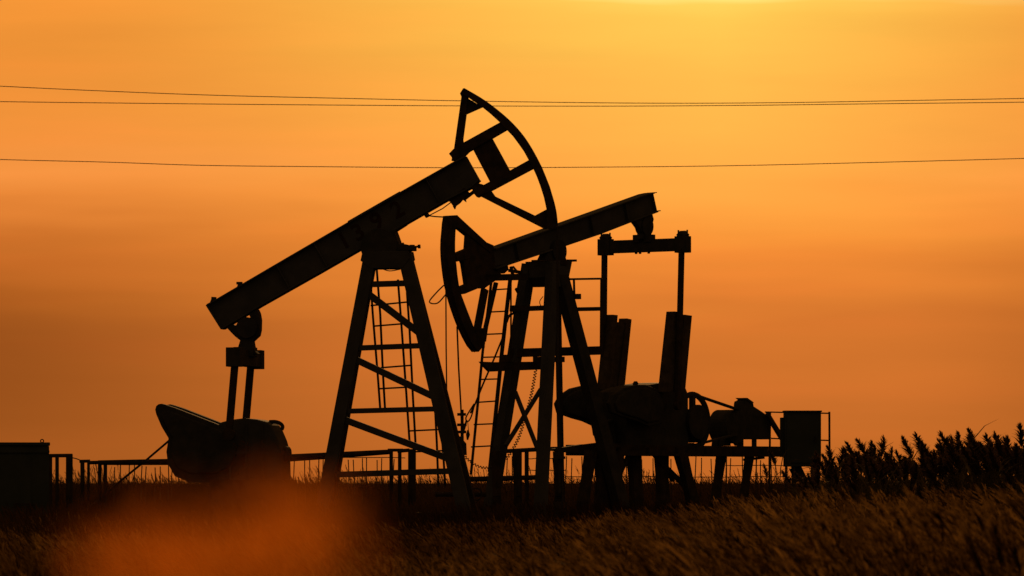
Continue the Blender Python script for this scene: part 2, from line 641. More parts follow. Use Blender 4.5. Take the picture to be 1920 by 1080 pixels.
# tail bearing hanger and equalizer
tb = MB()
tb.prism(J.poly([(469, 590), (484, 580), (487.4, 588), (489.5, 600), (489, 619), (486.7, 629.6), (475.6, 640), (478.5, 657), (486, 664), (445, 664), (449, 650),
                 (452.6, 638.5), (444, 632), (436, 624), (426.7, 614), (437, 608), (444.4, 611), (451.9, 602), (462, 597), (471.9, 596)]), VX * 0.24)
c1 = J(466, 615)
tb.cyl(c1 - VX * 0.2, c1 + VX * 0.2, 0.2, 20)
tb.build('tail_bearing', M['iron'], jack, bevel=0.008)
eq = MB()
e0 = J(460, 672)
eq.bar(e0 - VX * 1.05, e0 + VX * 1.05, 0.24, 0.30, up=(0, 0, 1))
for sv in (-0.97, 0.97):
    eq.bar(e0 + VX * (sv - 0.14), e0 + VX * (sv + 0.14), 0.27, 0.36, up=(0, 0, 1))
eq.bar(e0 + Vector((0, 0, .12)) - VX * 0.25, e0 + Vector((0, 0, .12)) + VX * 0.25, 0.36, 0.18)
eq.build('equalizer', M['iron'], jack, bevel=0.01)
for sv, ptop, pbot in ((-0.97, (441, 676), (429, 815)), (0.97, (471, 676), (459, 815))):
    m = MB()
    m.bar(J(*ptop, sv), J(*pbot, sv), 0.11, 0.125, up=(1, 0, 0))
    c = J(*pbot, sv)
    m.cyl(c - VX * 0.07, c + VX * 0.07, 0.12, 16)
    m.build('pitman_arm', M['steel'], jack, bevel=0.005)

# cranks with their heavy rounded counterweights
crank_near = [(293, 768), (295, 761.5), (299, 758), (305, 757), (315, 760), (330, 765), (400, 792), (425, 802), (455, 818), (470, 838), (466, 862), (450, 890), (420, 905), (360, 905), (330, 893),
              (317, 870), (314, 847), (318, 822), (305, 800), (295, 777)]
CV = 0.36
for sv, dx in ((-CV, 0), (CV, 0)):
    loc = [Vector((p.x, sv, p.z)) for p in J.poly(crank_near, -CV)]
    m = MB()
    m.prism(loc, VX * 0.20)
    ck = m.build('crank', M['iron'], jack, bevel=0.008)
    rim = MB()
    cc = sum(loc, Vector()) / len(loc)
    rim.prism([cc + (p - cc) * 0.80 for p in loc], VX * 0.27)
    rim.build('counterweight', M['iron'], ck, bevel=0.03)

# gear reducer
gr = MB()
gbox = [(415, 800), (425, 792), (443, 787.5), (467, 784.5), (490, 787), (508, 791.5), (516, 798), (522, 808), (530, 827), (534, 842), (536, 867), (537, 915), (415, 915)]
gr.prism(J.poly(gbox), VX * 0.90)
gr.prism(J.poly([(528, 838), (539, 836), (544, 842), (545, 853), (540, 864), (528, 868)]), VX * 0.3)
gearbox = gr.build('gear_reducer', M['paint'], jack, bevel=0.03)
hk = MB()
hk.tube(bez([J(505, 791), J(517, 791), J(526, 794.5), (J(530, 800)), J(528, 806)], 5), 0.036, 8)
hk.build('lifting_hook', M['steel'], gearbox)
rb = MB()
for px in (440, 470, 500):
    rb.prism(J.poly([(px, 795), (px + 3, 795), (px + 3, 900), (px, 900)]), VX * 0.95)
rb.prism(J.poly([(415, 846), (536, 846), (536, 852), (415, 852)]), VX * 0.98)
rb.build('housing_rib', M['paint'], gearbox)

# skid base on the ground
sk = MB()
for sv in (-0.55, 0.55):
    a, c = J(330, 905, sv), J(985, 915, sv)
    for z in (0.60, 0.28):
        sk.bar(Vector((a.x, sv, z)), Vector((c.x * 0.5, sv, z)), 0.16, 0.05, up=(0, 0, 1))
    sk.bar(Vector((a.x, sv, 0.44)), Vector((c.x * 0.5, sv, 0.44)), 0.03, 0.28, up=(0, 0, 1))
for k in range(6):
    x = J(340, 905).x + k * 0.98
    sk.bar(Vector((x, -0.6, 0.40)), Vector((x, 0.6, 0.40)), 0.12, 0.14)
    for sv in (-0.55, 0.55):
        sk.box(Vector((x, sv, 0.12)), (0.3, 0.3, 0.26))
sk.prism(J.poly([(405, 900), (545, 900), (550, 975), (400, 975)]), VX * 1.1)
sk.build('base_frame', M['steel'], jack)
# wellhead below the bridle
wh = MB()
w0 = J(1050, 935)
wh.tube([Vector((w0.x, 0, 0)), Vector((w0.x, 0, 0.75))], 0.11, 14)
wh.tube([Vector((w0.x, 0, 0.7)), Vector((w0.x, 0, 0.82))], 0.13, 14)
wh.tube([Vector((w0.x - 0.4, 0, 0.35)), Vector((w0.x + 0.4, 0, 0.35))], 0.05, 10)
wellhead = thing('wellhead', 'low wellhead with side pipes under the raised horsehead', 'wellhead', J.o + J.u * w0.x)
mw = wh
mw.v = [(v[0] - w0.x, v[1], v[2]) for v in mw.v]
mw.build('casing', M['steel'], wellhead)
# ================================================================ pump jack behind
K = Frame(1045, 97, 233)
jack2 = thing('pump_jack', 'smaller pump jack behind with lowered horsehead, seen at an angle with its gearbox right', 'pump jack', K.o, K.phi)

b = MB()
top2 = [(920, 466), (1026, 428.5), (1120, 395), (1206, 364), (1217, 362.5)]
bot2 = [(1224, 397), (1177, 416), (1118, 439), (1053, 461), (986, 484), (920, 505)]
b.prism(K.poly(top2 + bot2), VX * 0.08)
flange(b, K, [(921, 467), (1026, 429.5), (1120, 396), (1206, 365), (1218, 362.5)], 0.26, 0.028)
flange(b, K, [(1225, 397), (1177, 415), (1118, 438), (1053, 460), (921, 504)], 0.26, 0.028)
flange(b, K, [(1216.5, 364), (1223.5, 396)], 0.22, 0.03)
for px, py, qx, qy in ((960, 453, 966, 488), (1100, 404, 1107, 442), (1165, 381, 1172, 417)):
    b.bar(K(px, py), K(qx, qy), 0.22, 0.02, up=(1, 0, 0.3))
b.bar(K(1214, 362), K(1231, 361), 0.03, 0.02)
b.bar(K(1222, 397), K(1238, 395), 0.03, 0.02)
beam2 = b.build('walking_beam', M['paint_b'], jack2, bevel=0.005)
ucl = MB()
ucl.prism(K.poly([(926, 498), (948, 494), (950, 506), (942, 513), (930, 512)]), VX * 0.1)
ucl.bar(K(905, 521), K(986, 519), 0.10, 0.13)
ucl.tube([K(962, 500), K(975, 515), K(970, 545)], 0.022, 6)
ucl.bar(K(955, 507), K(978, 511), 0.06, 0.06)
ucl.bar(K(968, 541), K(972, 548), 0.06, 0.05)
ucl.bar(K(958, 500), K(962, 517), 0.05, 0.05)
ucl.bar(K(930, 506), K(932, 518), 0.05, 0.05)
ucl.build('head_latch', M['steel'], jack2)

# horsehead
T2 = 0.18
hs = 6.0
hh = MB()
o_arc = [(831.5, 404.5), (829, 418), (827.7, 434.4), (826.2, 450), (825.8, 466), (826.4, 482), (827.7, 497), (830, 516), (833, 535), (838, 556), (844, 576), (851, 596),
         (858, 614), (867, 633), (875.5, 648.5), (885, 660)]
i_arc = [(902, 654), (893, 630), (888, 614), (877, 586), (866, 557), (862, 545), (860, 535), (857, 514), (855, 494), (853.5, 484), (852.9, 475), (852.8, 455), (853.5, 436), (855, 420), (858, 404)]
hh.prism(K.poly([(x + hs, y) for x, y in o_arc] + [(x - hs, y) for x, y in i_arc]), VX * T2)
hh.prism(K.poly([(838, 404.5), (852, 403.5), (908, 455), (920, 460), (915, 474), (860, 430), (846, 424)]), VX * 0.14)
hh.prism(K.poly([(874, 440), (908, 454), (922, 460), (926, 508), (940, 516), (905, 541), (889, 541), (872, 533), (866, 494), (858, 477), (872, 470)]), VX * 0.10)
hh.prism(K.poly([(850, 476), (874, 466), (878, 484), (852, 491)]), VX * 0.12)
hh.prism(K.poly([(858, 539), (872, 533), (894, 528), (892, 541), (868, 551), (862, 552)]), VX * 0.12)
hh.bar(K(909, 542), K(894, 622), 0.08, 0.16, up=(1, 0, 0))
hh.prism(K.poly([(886, 618), (903, 615), (904, 652), (890, 655)]), VX * 0.14)
for sv in (-0.06, 0.06):
    hh.tube(bez(K.poly([(x + hs - 1, y) for x, y in o_arc[::3]], sv), 4), 0.014, 6)
head2 = hh.build('horsehead', M['steel'], jack2, bevel=0.004)
wl = MB()
wl.tube(bez([K(832, 535, 0), K(818, 549, 0), K(805, 566, 0), K(820, 568.5, 0), K(836, 552, 0)], 4), 0.014, 6)
wl.build('cable_loop', M['wire'], head2)

# bridle with clamps
br = MB()
br.tube([K(836, 540), K(836.5, 650), K(838, 770), K(840, 850)], 0.014, 6)
br.tube([K(857, 612), K(860, 690), K(864, 760), K(866, 812)], 0.017, 6)
bridle2 = br.build('bridle', M['cable'], jack2)
cl = MB()
for (x, y, w) in ((865.5, 777, 0.10), (866, 796.5, 0.12), (866, 810, 0.10)):
    cl.bar(K(x - 4.5, y), K(x + 4.5, y), w, 0.055)
cl.tube([K(866.5, 768), K(866.5, 830)], 0.032, 8)
cl.build('rod_clamp', M['steel'], bridle2)

# saddle bearing, post cap
sb = MB()
c0 = K(1040, 471)
sb.cyl(c0 - VX * 0.14, c0 + VX * 0.14, 0.23, 24)
sb.prism(K.poly([(1022, 470), (1048, 462), (1056, 492), (1012, 492)]), VX * 0.2)
saddle2 = sb.build('saddle_bearing', M['iron'], jack2, bevel=0.008)
ab = MB()
ab.bar(K(1012, 489), K(1066, 489), 0.42, 0.045)
for sv in (-0.3, 0.3):
    ab.tube([K(1025, 489, sv), K(1000, 490, sv)], 0.02, 6)
    ab.bar(K(1050, 493, sv), K(1062, 493, sv), 0.06, 0.08)
ab.build('adjusting_bolt', M['steel'], saddle2)
cap = MB()
cap.prism(K.poly([(1008, 490), (1050, 490), (1044, 520), (1032, 538), (1022, 538), (1010, 520)]), VX * 0.62)
cap.build('post_cap', M['paint_b'], jack2, bevel=0.005)
leg(K, jack2, (992, 496), (928, 900), -0.33, -0.75, 0.19, 0.26, M['paint_b'])
leg(K, jack2, (1036, 496), (1016, 902), 0.30, 0.75, 0.19, 0.22, M['paint_b'])
leg(K, jack2, (1047, 505), (1152, 900), 0.20, 0.58, 0.20, 0.32, M['iron'])
leg(K, jack2, (1045, 505), (1052, 900), -0.22, -0.62, 0.10, 0.10, M['steel'])
for (x0, y0, x1, y1) in ((966, 735, 1008, 842), (1014, 730, 948, 836)):
    MB().bar(K(x0, y0, -0.4), K(x1, y1, 0.4) if x1 > x0 else K(x1, y1, -0.4), 0.06, 0.075).build('diagonal_brace', M['paint_b'], jack2)

# work platform, rails and crossbars on the post
pf = MB()
pf.bar(K(958, 662, -0.5), K(1129, 657, 0.4), 0.10, 0.175)
pf.bar(K(1000, 674, 0), K(1058, 674, 0.4), 0.08, 0.11)
pf.prism(K.poly([(900, 678), (923, 679), (1012, 678), (1012, 693), (974, 694.5), (917, 697), (908, 688)], -0.1), VX * 0.08)
pf.prism(K.poly([(941, 665), (957, 665), (957, 681), (940, 681)], -0.1), VX * 0.08)
pf.bar(K(958, 580, -0.4), K(1030, 577, 0.3), 0.08, 0.10)
pf.bar(K(1076, 580, 0.3), K(1128, 579, 0.5), 0.06, 0.08)
plat = pf.build('work_platform', M['steel'], jack2)
rl = MB()
rl.tube([K(1066, 523.5, 0.3), K(1128, 522.5, 0.5)], 0.024, 6)
rl.tube([K(1076, 523, 0.35), K(1077, 556, 0.35)], 0.024, 6)
rl.tube([K(1128, 522, 0.5), K(1127, 656, 0.5)], 0.030, 6)
rl.bar(K(1076, 556, 0.35), K(1086, 556, 0.35), 0.1, 0.11)
rl2 = rl
rl = MB()
rl.tube(bez([K(1018, 556, 0.3), K(1012, 565, 0.3), K(1014, 573, 0.3), K(1020, 576, 0.3)], 4), 0.009, 5)
rl.build('cable_loop', M['cable'], plat)
rl2.build('guard_rail', M['steel'], plat)
rl = MB()
rl.bar(K(960, 578, -0.4), K(968, 580, -0.4), 0.12, 0.12)
rl.tube(bez([K(966, 586, -.4), K(955, 592, -.4), K(950, 604, -.4)], 4), 0.025, 6)
rl.build('bracket', M['steel'], plat)

# ladder in front of the post
ld = MB()
ld.tube([K(921, 530, -0.45), K(905, 660, -0.6), K(897, 745, -0.7), K(883, 890, -0.85)], 0.028, 6)
ld.tube([K(930, 530, -0.42), K(911, 612, -0.5), K(907, 640, -0.55)], 0.05, 6)
ld.tube([K(957, 520, -0.45), K(940, 670, -0.6), K(930, 770, -0.75), K(918, 885, -0.85)], 0.042, 6)
ld.tube([K(958, 530, -0.3), K(958, 690, -0.3)], 0.018, 6)
for (x0, y0, x1, y1) in ((930, 543, 956, 541.5), (919, 585, 950, 583.5), (908, 627, 944, 625.5), (904, 670, 939, 669), (899, 711.5, 936, 710.5), (893, 754.5, 930, 752), (889, 796, 926, 794.5), (884, 838, 921, 836)):
    vv_ = -0.45 - 0.4 * (y0 - 530) / 360
    ld.tube([K(x0, y0, vv_), K(x1, y1, vv_)], 0.017, 6)
ld.build('ladder', M['steel'], jack2)

# equalizer with its bearings
tb = MB()
tb.prism(K.poly([(1185, 414), (1218, 400), (1221, 411), (1218, 426), (1216, 437), (1217, 447), (1196, 448), (1200, 438), (1195, 427), (1190, 420)]), VX * 0.14)
c1 = K(1208, 424)
tb.cyl(c1 - VX * 0.10, c1 + VX * 0.10, 0.20, 20)
tb.build('tail_bearing', M['iron'], jack2, bevel=0.006)
eq = MB()
e0 = K(1207.5, 461)
eq.bar(e0 - VX * 1.12, e0 + VX * 1.12, 0.13, 0.265, up=(0, 0, 1))
for sv in (-0.98, 0.98):
    c = e0 + VX * sv
    eq.bar(c - VX * 0.15, c + VX * 0.15, 0.18, 0.34, up=(0, 0, 1))
    eq.tube([c + Vector((0, -0.09, .16)), c + Vector((0, -0.04, .21)), c + Vector((0, 0.04, .21)), c + Vector((0, 0.09, .16))], 0.08, 8)
    for q in (-0.11, 0.11):
        eq.tube([c + Vector((0, q, 0.1)), c + Vector((0, q, 0.30))], 0.02, 6)
eq.bar(e0 + Vector((0, -0.22, 0.15)), e0 + Vector((0, -0.06, 0.15)), 0.2, 0.16)
eq.bar(e0 + Vector((0, 0.06, 0.15)), e0 + Vector((0, 0.22, 0.15)), 0.2, 0.16)
for q in (-.2, -.1, .12):
    eq.tube([e0 + Vector((0, q, -0.1)), e0 + Vector((0, q, -0.165))], 0.03, 6)
eq.build('equalizer', M['iron'], jack2, bevel=0.006)
for sv, ptop, pbot in ((-0.98, (1133.5, 470), (1131, 760)), (0.98, (1278, 466), (1271, 760))):
    m = MB()
    m.bar(K(*ptop, sv), K(*pbot, sv), 0.07, 0.13, up=(1, 0, 0))
    c = K(*pbot, sv)
    m.cyl(c - VX * 0.05, c + VX * 0.05, 0.1, 14)
    m.build('pitman_arm', M['steel'], jack2, bevel=0.004)

# upright guards round the pitmans: ribbed steel plates
for sv, polys in ((0.80, ([(1257, 584), (1268, 585), (1254, 735), (1241, 735)], [(1276, 590), (1290, 592), (1277, 735), (1262, 735)])),
                  (-0.92, ([(1141, 590), (1151, 591), (1139, 735), (1126, 735)], [(1168, 597), (1177, 599), (1163, 735), (1150, 735)]))):
    m = MB()
    for pl_ in polys:
        m.prism(K.poly(pl_, sv), VX * 0.21)
    if sv > 0:
        m.prism(K.poly([(1262, 589), (1281, 592), (1268, 735), (1250, 735)], sv), VX * 0.14)
    else:
        m.prism(K.poly([(1148, 604), (1172, 604), (1158, 735), (1136, 735)], sv), VX * 0.14)
    m.build('pitman_guard', M['wood'], jack2, bevel=0.006)

# cranks and counterweights
lobe = [(1041, 757), (1050, 741), (1069, 728.5), (1092, 723), (1112, 723), (1140, 735), (1150, 765), (1140, 795), (1115, 800), (1093, 790), (1073, 784.5), (1046, 775)]
CV2 = 0.66
base_lobe = K.poly(lobe, -CV2)
for sv in (-CV2, CV2):
    loc = [Vector((p.x, sv, p.z)) for p in base_lobe]
    m = MB()
    m.prism(loc, VX * 0.10)
    ck = m.build('crank', M['iron'], jack2, bevel=0.02)
    rim = MB()
    cc = sum(loc, Vector()) / len(loc)
    rim.prism([cc + (p - cc) * 0.85 for p in loc], VX * 0.2)
    rim.build('counterweight', M['iron'], ck, bevel=0.03)

# gear reducer
gr = MB()
gr.prism(K.poly([(1150, 735), (1165, 728), (1190, 722), (1215, 718), (1240, 717), (1255, 722), (1262, 740), (1262, 838), (1146, 838), (1146, 750)]), VX * 0.78)
gr.prism(K.poly([(1119, 796), (1140, 785), (1146, 838), (1136, 838), (1130, 820), (1122, 817)]), VX * 0.3)
gr.prism(K.poly([(1250, 760), (1300, 775), (1306, 830), (1250, 826)]), VX * 0.5)
gearbox2 = gr.build('gear_reducer', M['iron'], jack2, bevel=0.02)
MB().bar(K(1190, 722), K(1193, 717), 0.08, 0.07).build('breather_cap', M['steel'], gearbox2)

# V-belt pulley, belt and motor
pl = MB()
pc = K(1298, 791, 0.30)
pl.torus(pc, 0.575, 0.06, (1, 0, 0), (0, 0, 1), 44, 10)
for k in range(5):
    a = R(18 + 72 * k)
    pl.bar(pc, pc + Vector((math.cos(a), 0, math.sin(a))) * 0.57, 0.10, 0.10)
pl.cyl(pc - VX * 0.1, pc + VX * 0.1, 0.16, 18)
pl.cyl(pc + VX * 0.14 - VX * 0.03, pc + VX * 0.14 + VX * 0.03, 0.36, 26)
pl.build('pulley', M['iron'], jack2)
mc = K(1384, 800, 0.30)
bl = MB()
bl.bar(pc + Vector((0.02, 0, 0.585)), mc + Vector((0, 0, 0.36)), 0.12, 0.035)
bl.bar(pc + Vector((0.02, 0, -0.50)), mc + Vector((0, 0, -0.15)), 0.12, 0.035)
bl.build('drive_belt', M['iron'], jack2)
mo = MB()
m0 = K(1362, 800, 0.0)
mo.cyl(m0 - VX * 0.22, m0 + VX * 0.26, 0.36, 26)
mo.prism(K.poly([(1350, 800), (1356, 800), (1358, 836), (1346, 836)]), VX * 0.34)
mo.prism(K.poly([(1345, 800), (1384, 800), (1384, 836), (1378, 836), (1371, 826), (1366, 818), (1362, 836), (1345, 836)]), VX * 0.02)
motor = mo.build('electric_motor', M['iron'], jack2, bevel=0.006)
mh = MB()
mh.prism(K.poly([(1383, 758), (1384, 753), (1392, 749), (1405, 755), (1406, 762), (1420, 771), (1430, 778), (1436, 780), (1437, 824), (1382, 824)]), VX * 0.20)
mh.prism(K.poly([(1387, 746), (1393, 746), (1405, 754.5), (1402, 758), (1396, 753)]), VX * 0.24)
mh.prism(K.poly([(1386, 824), (1390, 824), (1390, 838), (1386, 838)]), VX * 0.12)
mh.prism(K.poly([(1412, 824), (1416, 824), (1416, 838), (1412, 838)]), VX * 0.08)
mh.build('belt_cover', M['iron'], jack2, bevel=0.004)
MB().bar(K(1438, 776, 0.2), K(1466, 822, 0.2), 0.08, 0.09).build('stay', M['steel'], jack2)

# raised base frame on pedestals
bf = MB()
zt = K(1300, 844).z
u0, u1 = K(1128, 840).x, K(1450, 840).x
for sv in (-0.34, 0.34):
    for dz, ht in ((-0.02, 0.22),):
        bf.bar(Vector((u0 + 0.7, sv, zt + dz)), Vector((u1, sv, zt + dz)), 0.12, ht)
for k in range(7):
    x = u0 + (u1 - u0) * k / 6
    bf.bar(Vector((x, -0.4, zt - 0.02)), Vector((x, 0.4, zt - 0.02)), 0.12, 0.14)
bf.prism([Vector((u0 + 0.7, 0, zt + .1)), Vector((u0 + 0.7, 0, zt - .1)), Vector((u0 + 1.7, 0, zt - .04)), Vector((u0 + 1.7, 0, zt))], VX * 0.1)
frame = bf.build('base_frame', M['steel'], jack2, bevel=0.004)
ped = [((1108, 846), (1092, 950), 26, 0.36), ((1142, 846), (1142, 950), 62, 0.36), ((1188, 850), (1192, 909), 32, 0.0), ((1240, 850), (1242, 909), 31, 0.0), ((1276, 850), (1291, 909), 29, 0.34),
       ((1353, 850), (1345, 909), 22, 0.1), ((1406, 850), (1399, 900), 20, 0.1)]
for (tx, ty), (bx, by), wpx, sv in ped:
    a, c = K(tx, ty, sv), K(bx, by, sv)
    k = a.z / (a.z - c.z)
    e = a + (c - a) * k
    wd = max(0.10, (wpx - 12) * 0.0108 / 0.62)
    m = MB()
    mid = a + (e - a) * 0.30
    m.bar(a, mid, 0.16, wd, up=(1, 0, 0), taper=0.85)
    m.bar(mid, e, 0.136, wd * 0.85, up=(1, 0, 0), taper=1.35)
    m.build('pedestal', M['steel'], frame)
for x_, w_ in ((u0 + 1.0, .2), (u0 + 1.6, .14), (u0 + 2.4, .14), (u0 + 3.1, .16)):
    m = MB()
    m.bar(Vector((x_, -0.36, zt - 0.05)), Vector((x_ + 0.05, -0.30, 0.9)), 0.14, w_, up=(1, 0, 0), taper=0.8)
    m.bar(Vector((x_ + 0.05, -0.30, 0.9)), Vector((x_ - 0.1, -0.40, 0)), 0.12, w_ * 0.8, up=(1, 0, 0), taper=1.5)
    m.build('pedestal', M['steel'], frame)
MB().bar(K(1180, 850, 0.2), K(1150, 915, 0.3), 0.06, 0.09).build('pedestal_brace', M['steel'], frame)
MB().bar(K(1225, 850, 0.2), K(1262, 900, -0.1), 0.06, 0.09).build('pedestal_brace', M['steel'], frame)
MB().bar(K(1395, 862, 0.3), K(1432, 858, 0.3), 0.05, 0.05).build('edge_pipe', M['steel'], frame)
MB().bar(K(1245, 873, 0), K(1285, 912, 0.1), 0.06, 0.1).build('pedestal_brace', M['steel'], frame)
MB().bar(K(1110, 835, 0.3), K(1300, 833, 0.3), 0.06, 0.06).build('edge_pipe', M['steel'], frame)

# wellhead of the rear jack
w1 = K(864, 860)
wp = K.o + K.u * w1.x
wellhead2 = thing('wellhead', 'wellhead with stacked valve behind the front leg of the larger pump jack', 'wellhead', (wp.x, wp.y, 0))
mw = MB()
mw.tube([(0, 0, 0), (0, 0, 1.75)], 0.075, 12)
mw.tube([(0, 0, 1.72), (0, 0, 1.95), (0, 0, 2.02)], [0.12, 0.11, 0.05], 12)
mw.tube([(0.02, 0, 0.9), (0.02, 0, 1.0)], 0.16, 12)
mw.bar((-0.05, 0, 2.02), (0.06, 0, 2.02), 0.1, 0.14)
mw.build('casing', M['steel'], wellhead2)
va = MB()
va.tube([(-0.5, 0, 0.95), (0.5, 0, 0.95)], 0.05, 10)
va.torus((0.3, -0.12, 0.95), 0.12, 0.015, (1, 0, 0), (0, 0, 1), 18, 6)
va.build('valve_wheel', M['steel'], wellhead2)

# ================================================================ loose tackle between the jacks
Yt = 95.0
rope = MB()
rope.tube(bez([at(943, 632, Yt), at(925, 676, Yt), at(905, 722, Yt), at(891, 757, Yt), at(882, 775, Yt)], 5), 0.018, 6)
rope.tube(bez([at(889, 757, Yt), at(876, 778, Yt), at(873.5, 786, Yt), at(878, 790, Yt), at(884, 780, Yt), at(889, 762, Yt)], 5), 0.016, 6)
rope.tube([at(875, 788, Yt), at(868, 812, Yt), at(864, 826, Yt)], 0.022, 6)
tag(rope.build('tackle_rope', M['cable'], smooth=True), 'slack steel rope with a looped eye, slanting down past the ladder', 'rope')
hkk = MB()
hkk.tube([at(877, 791, Yt), at(878.5, 808, Yt)], 0.007, 5)
hkk.tube([at(877.5, 806, Yt), at(877.5, 811, Yt), at(877.5, 815, Yt), at(877, 819, Yt), at(876.5, 825, Yt)], [0.015, 0.028, 0.042, 0.03, 0.016], 8)
tag(hkk.build('swivel_hook', M['steel'], smooth=True), 'small swivel hook dangling from the looped rope eye', 'hook')


def coil(path, r, pitch, tube_r, name, label, Y):
    P = bez([at(x, y, Y) for x, y in path], 60)
    pts = []
    acc = 0.0
    for i, p in enumerate(P):
        if i:
            acc += (p - P[i - 1]).length
        t = (P[min(i + 1, len(P) - 1)] - P[max(i - 1, 0)]).normalized()
        x = t.cross(Vector((0, 1, 0))).normalized()
        a = 2 * math.pi * acc / pitch
        pts.append(p + x * r * math.cos(a) + Vector((0, 1, 0)) * r * math.sin(a))
    m = MB()
    m.tube(pts, tube_r, 5)
    return tag(m.build(name, M['cable'], smooth=True), label, 'hose')


coil([(1006, 684), (1001, 715), (995, 745), (984, 785), (972, 822), (958, 848), (948, 862)], 0.028, 0.06, 0.010, 'coiled_hose', 'long coiled hose hanging between the crossed braces of the rear pump jack', 98.5)
coil([(866, 848), (878, 862), (894, 873), (908, 877), (922, 876)], 0.020, 0.06, 0.010, 'coiled_hose', 'short coiled hose sagging at the foot of the ladder', 95.2)

# ================================================================ control cabinet by the motor
Yc = 101.0
px2m = Yc / FPX
cx = (1504 - 960) * px2m
cab = thing('control_cabinet', 'green grey control cabinet on legs beside the reeds', 'cabinet', (cx, Yc, 0))


def zc(y):
    return H + (HZ - y) * px2m


body = MB()
body.box((0, 0, (zc(772.5) + zc(875)) / 2), (68 * px2m, 0.55, zc(772.5) - zc(875)))
body.build('body', M['cabinet'], cab, bevel=0.012)
rf = MB()
rf.box((0, 0, zc(772.5) + 0.012), (71 * px2m, 0.62, 0.03))
rf.build('roof', M['cabinet'], cab)
sd = MB()
sd.box((-37 * px2m, 0.05, (zc(783) + zc(857)) / 2), (7 * px2m, 0.4, zc(783) - zc(857)))
sd.build('side_box', M['cabinet'], cab)
dr = MB()
dr.box((0.0, -0.285, (zc(780) + zc(868)) / 2), (60 * px2m, 0.02, zc(780) - zc(868)))
door = dr.build('door', M['cabinet'], cab, bevel=0.005)
MB().bar((0.26, -0.31, zc(830)), (0.26, -0.31, zc(818)), 0.03, 0.03).build('handle', M['steel'], door)
for x in (-16, 20):
    for yy in (-0.2, 0.2):
        MB().bar((x * px2m, yy, zc(875)), (x * px2m, yy, 0), 0.06, 0.06).build('leg', M['steel'], cab)
MB().bar((-32 * px2m, -0.25, zc(857)), (-32 * px2m, -0.25, 0), 0.035, 0.035).build('cable_pipe', M['steel'], cab)
MB().bar((-32 * px2m, 0, zc(865)), (-16 * px2m, 0, zc(865)), 0.3, 0.07).build('shelf', M['steel'], cab)
MB().bar((-14 * px2m, 0.0, zc(875)), (-2 * px2m, 0.0, zc(900)), 0.2, 0.25).build('cable_duct', M['steel'], cab)

# metal railing behind the cabinet
Yr = 108.0
rgx = (1495 - 960) / FPX * Yr
rg = thing('metal_railing', 'thin metal railing standing behind the control cabinet', 'railing', (rgx, Yr, 0))


def rp(px, py):
    p = at(px, py, Yr)
    return Vector((p.x - rgx, 0, p.z))


m = MB()
m.tube([rp(1434, 772.5), rp(1556, 775)], 0.018, 6)
m.build('top_rail', M['steel'], rg)
m = MB()
m.tube([rp(1384, 822), rp(1446, 821)], 0.016, 6)
m.tube([rp(1446, 822), rp(1557, 826)], 0.018, 6)
m.build('middle_rail', M['steel'], rg)
for px in (1444, 1555):
    p = rp(px, 772)
    q = rp(px + (1 if px > 1500 else -2), 900)
    MB().bar(p, Vector((q.x, 0, 0)), 0.045, 0.045).build('post', M['steel'], rg)

# ================================================================ kiosk at the left edge
Yk = 86.0
k2 = Yk / FPX
kx = (20 - 960) * k2
kio = thing('switchgear_kiosk', 'large dark metal switchgear box cut by the left edge', 'switchgear box', (kx, Yk, 0), R(7.5))
zt_ = H + (HZ - 833) * k2
MB().box((0, 0.7, zt_ / 2), (144 * k2, 1.4, zt_ - 0.06)).build('body', M['cabinet'], kio, bevel=0.01)
MB().box((0, 0.7, zt_ + 0.005), (147 * k2, 1.46, 0.06)).build('roof', M['cabinet'], kio, bevel=0.01)
m = MB()
m.torus((59 * k2, 0.1, zt_ + 0.06), 0.028, 0.010, (1, 0, 0), (0, 0, 1), 16, 6)
m.build('lifting_eye', M['steel'], kio)
m = MB()
for i in range(5):
    m.box((25 * k2, -0.008, H + (HZ - 945 - i * 5) * k2), (40 * k2, 0.03, 0.026))
m.build('vent_grille', M['steel'], kio)
m = MB()
m.box((-10 * k2, -0.006, zt_ - 0.85), (0.9, 0.02, 1.3))
m.build('door', M['cabinet'], kio)
m = MB()
m.box((0, -0.012, zt_ - 0.13), (145 * k2, 0.03, 0.04))
m.build('trim', M['cabinet'], kio)


# ================================================================ pipe guard rails
def pipe_rail(label, Y, rails, posts, mat='steel'):
    xs = [p[0] for p in posts]
    x0 = (sum(xs) / len(xs) - 960) / FPX * Y
    t = thing('pipe_barrier', label, 'barrier', (x0, Y, 0), group='pipe barriers round the site')
    def L(px, py, dy=0):
        p = at(px, py, Y)
        return Vector((p.x - x0, dy, p.z))
    for pts, thick in rails:
        m = MB()
        P = [L(x, y) for x, y in pts]
        m.tube(P, [th * Y / FPX / 2 for th in thick], 12)
        m.build('rail', M[mat], t, smooth=False)
    for px, ytop, wpx in posts:
        p = L(px, ytop)
        MB().tube([p, Vector((p.x, 0, 0))], wpx * Y / FPX / 2, 10).build('post', M[mat], t)
    return t


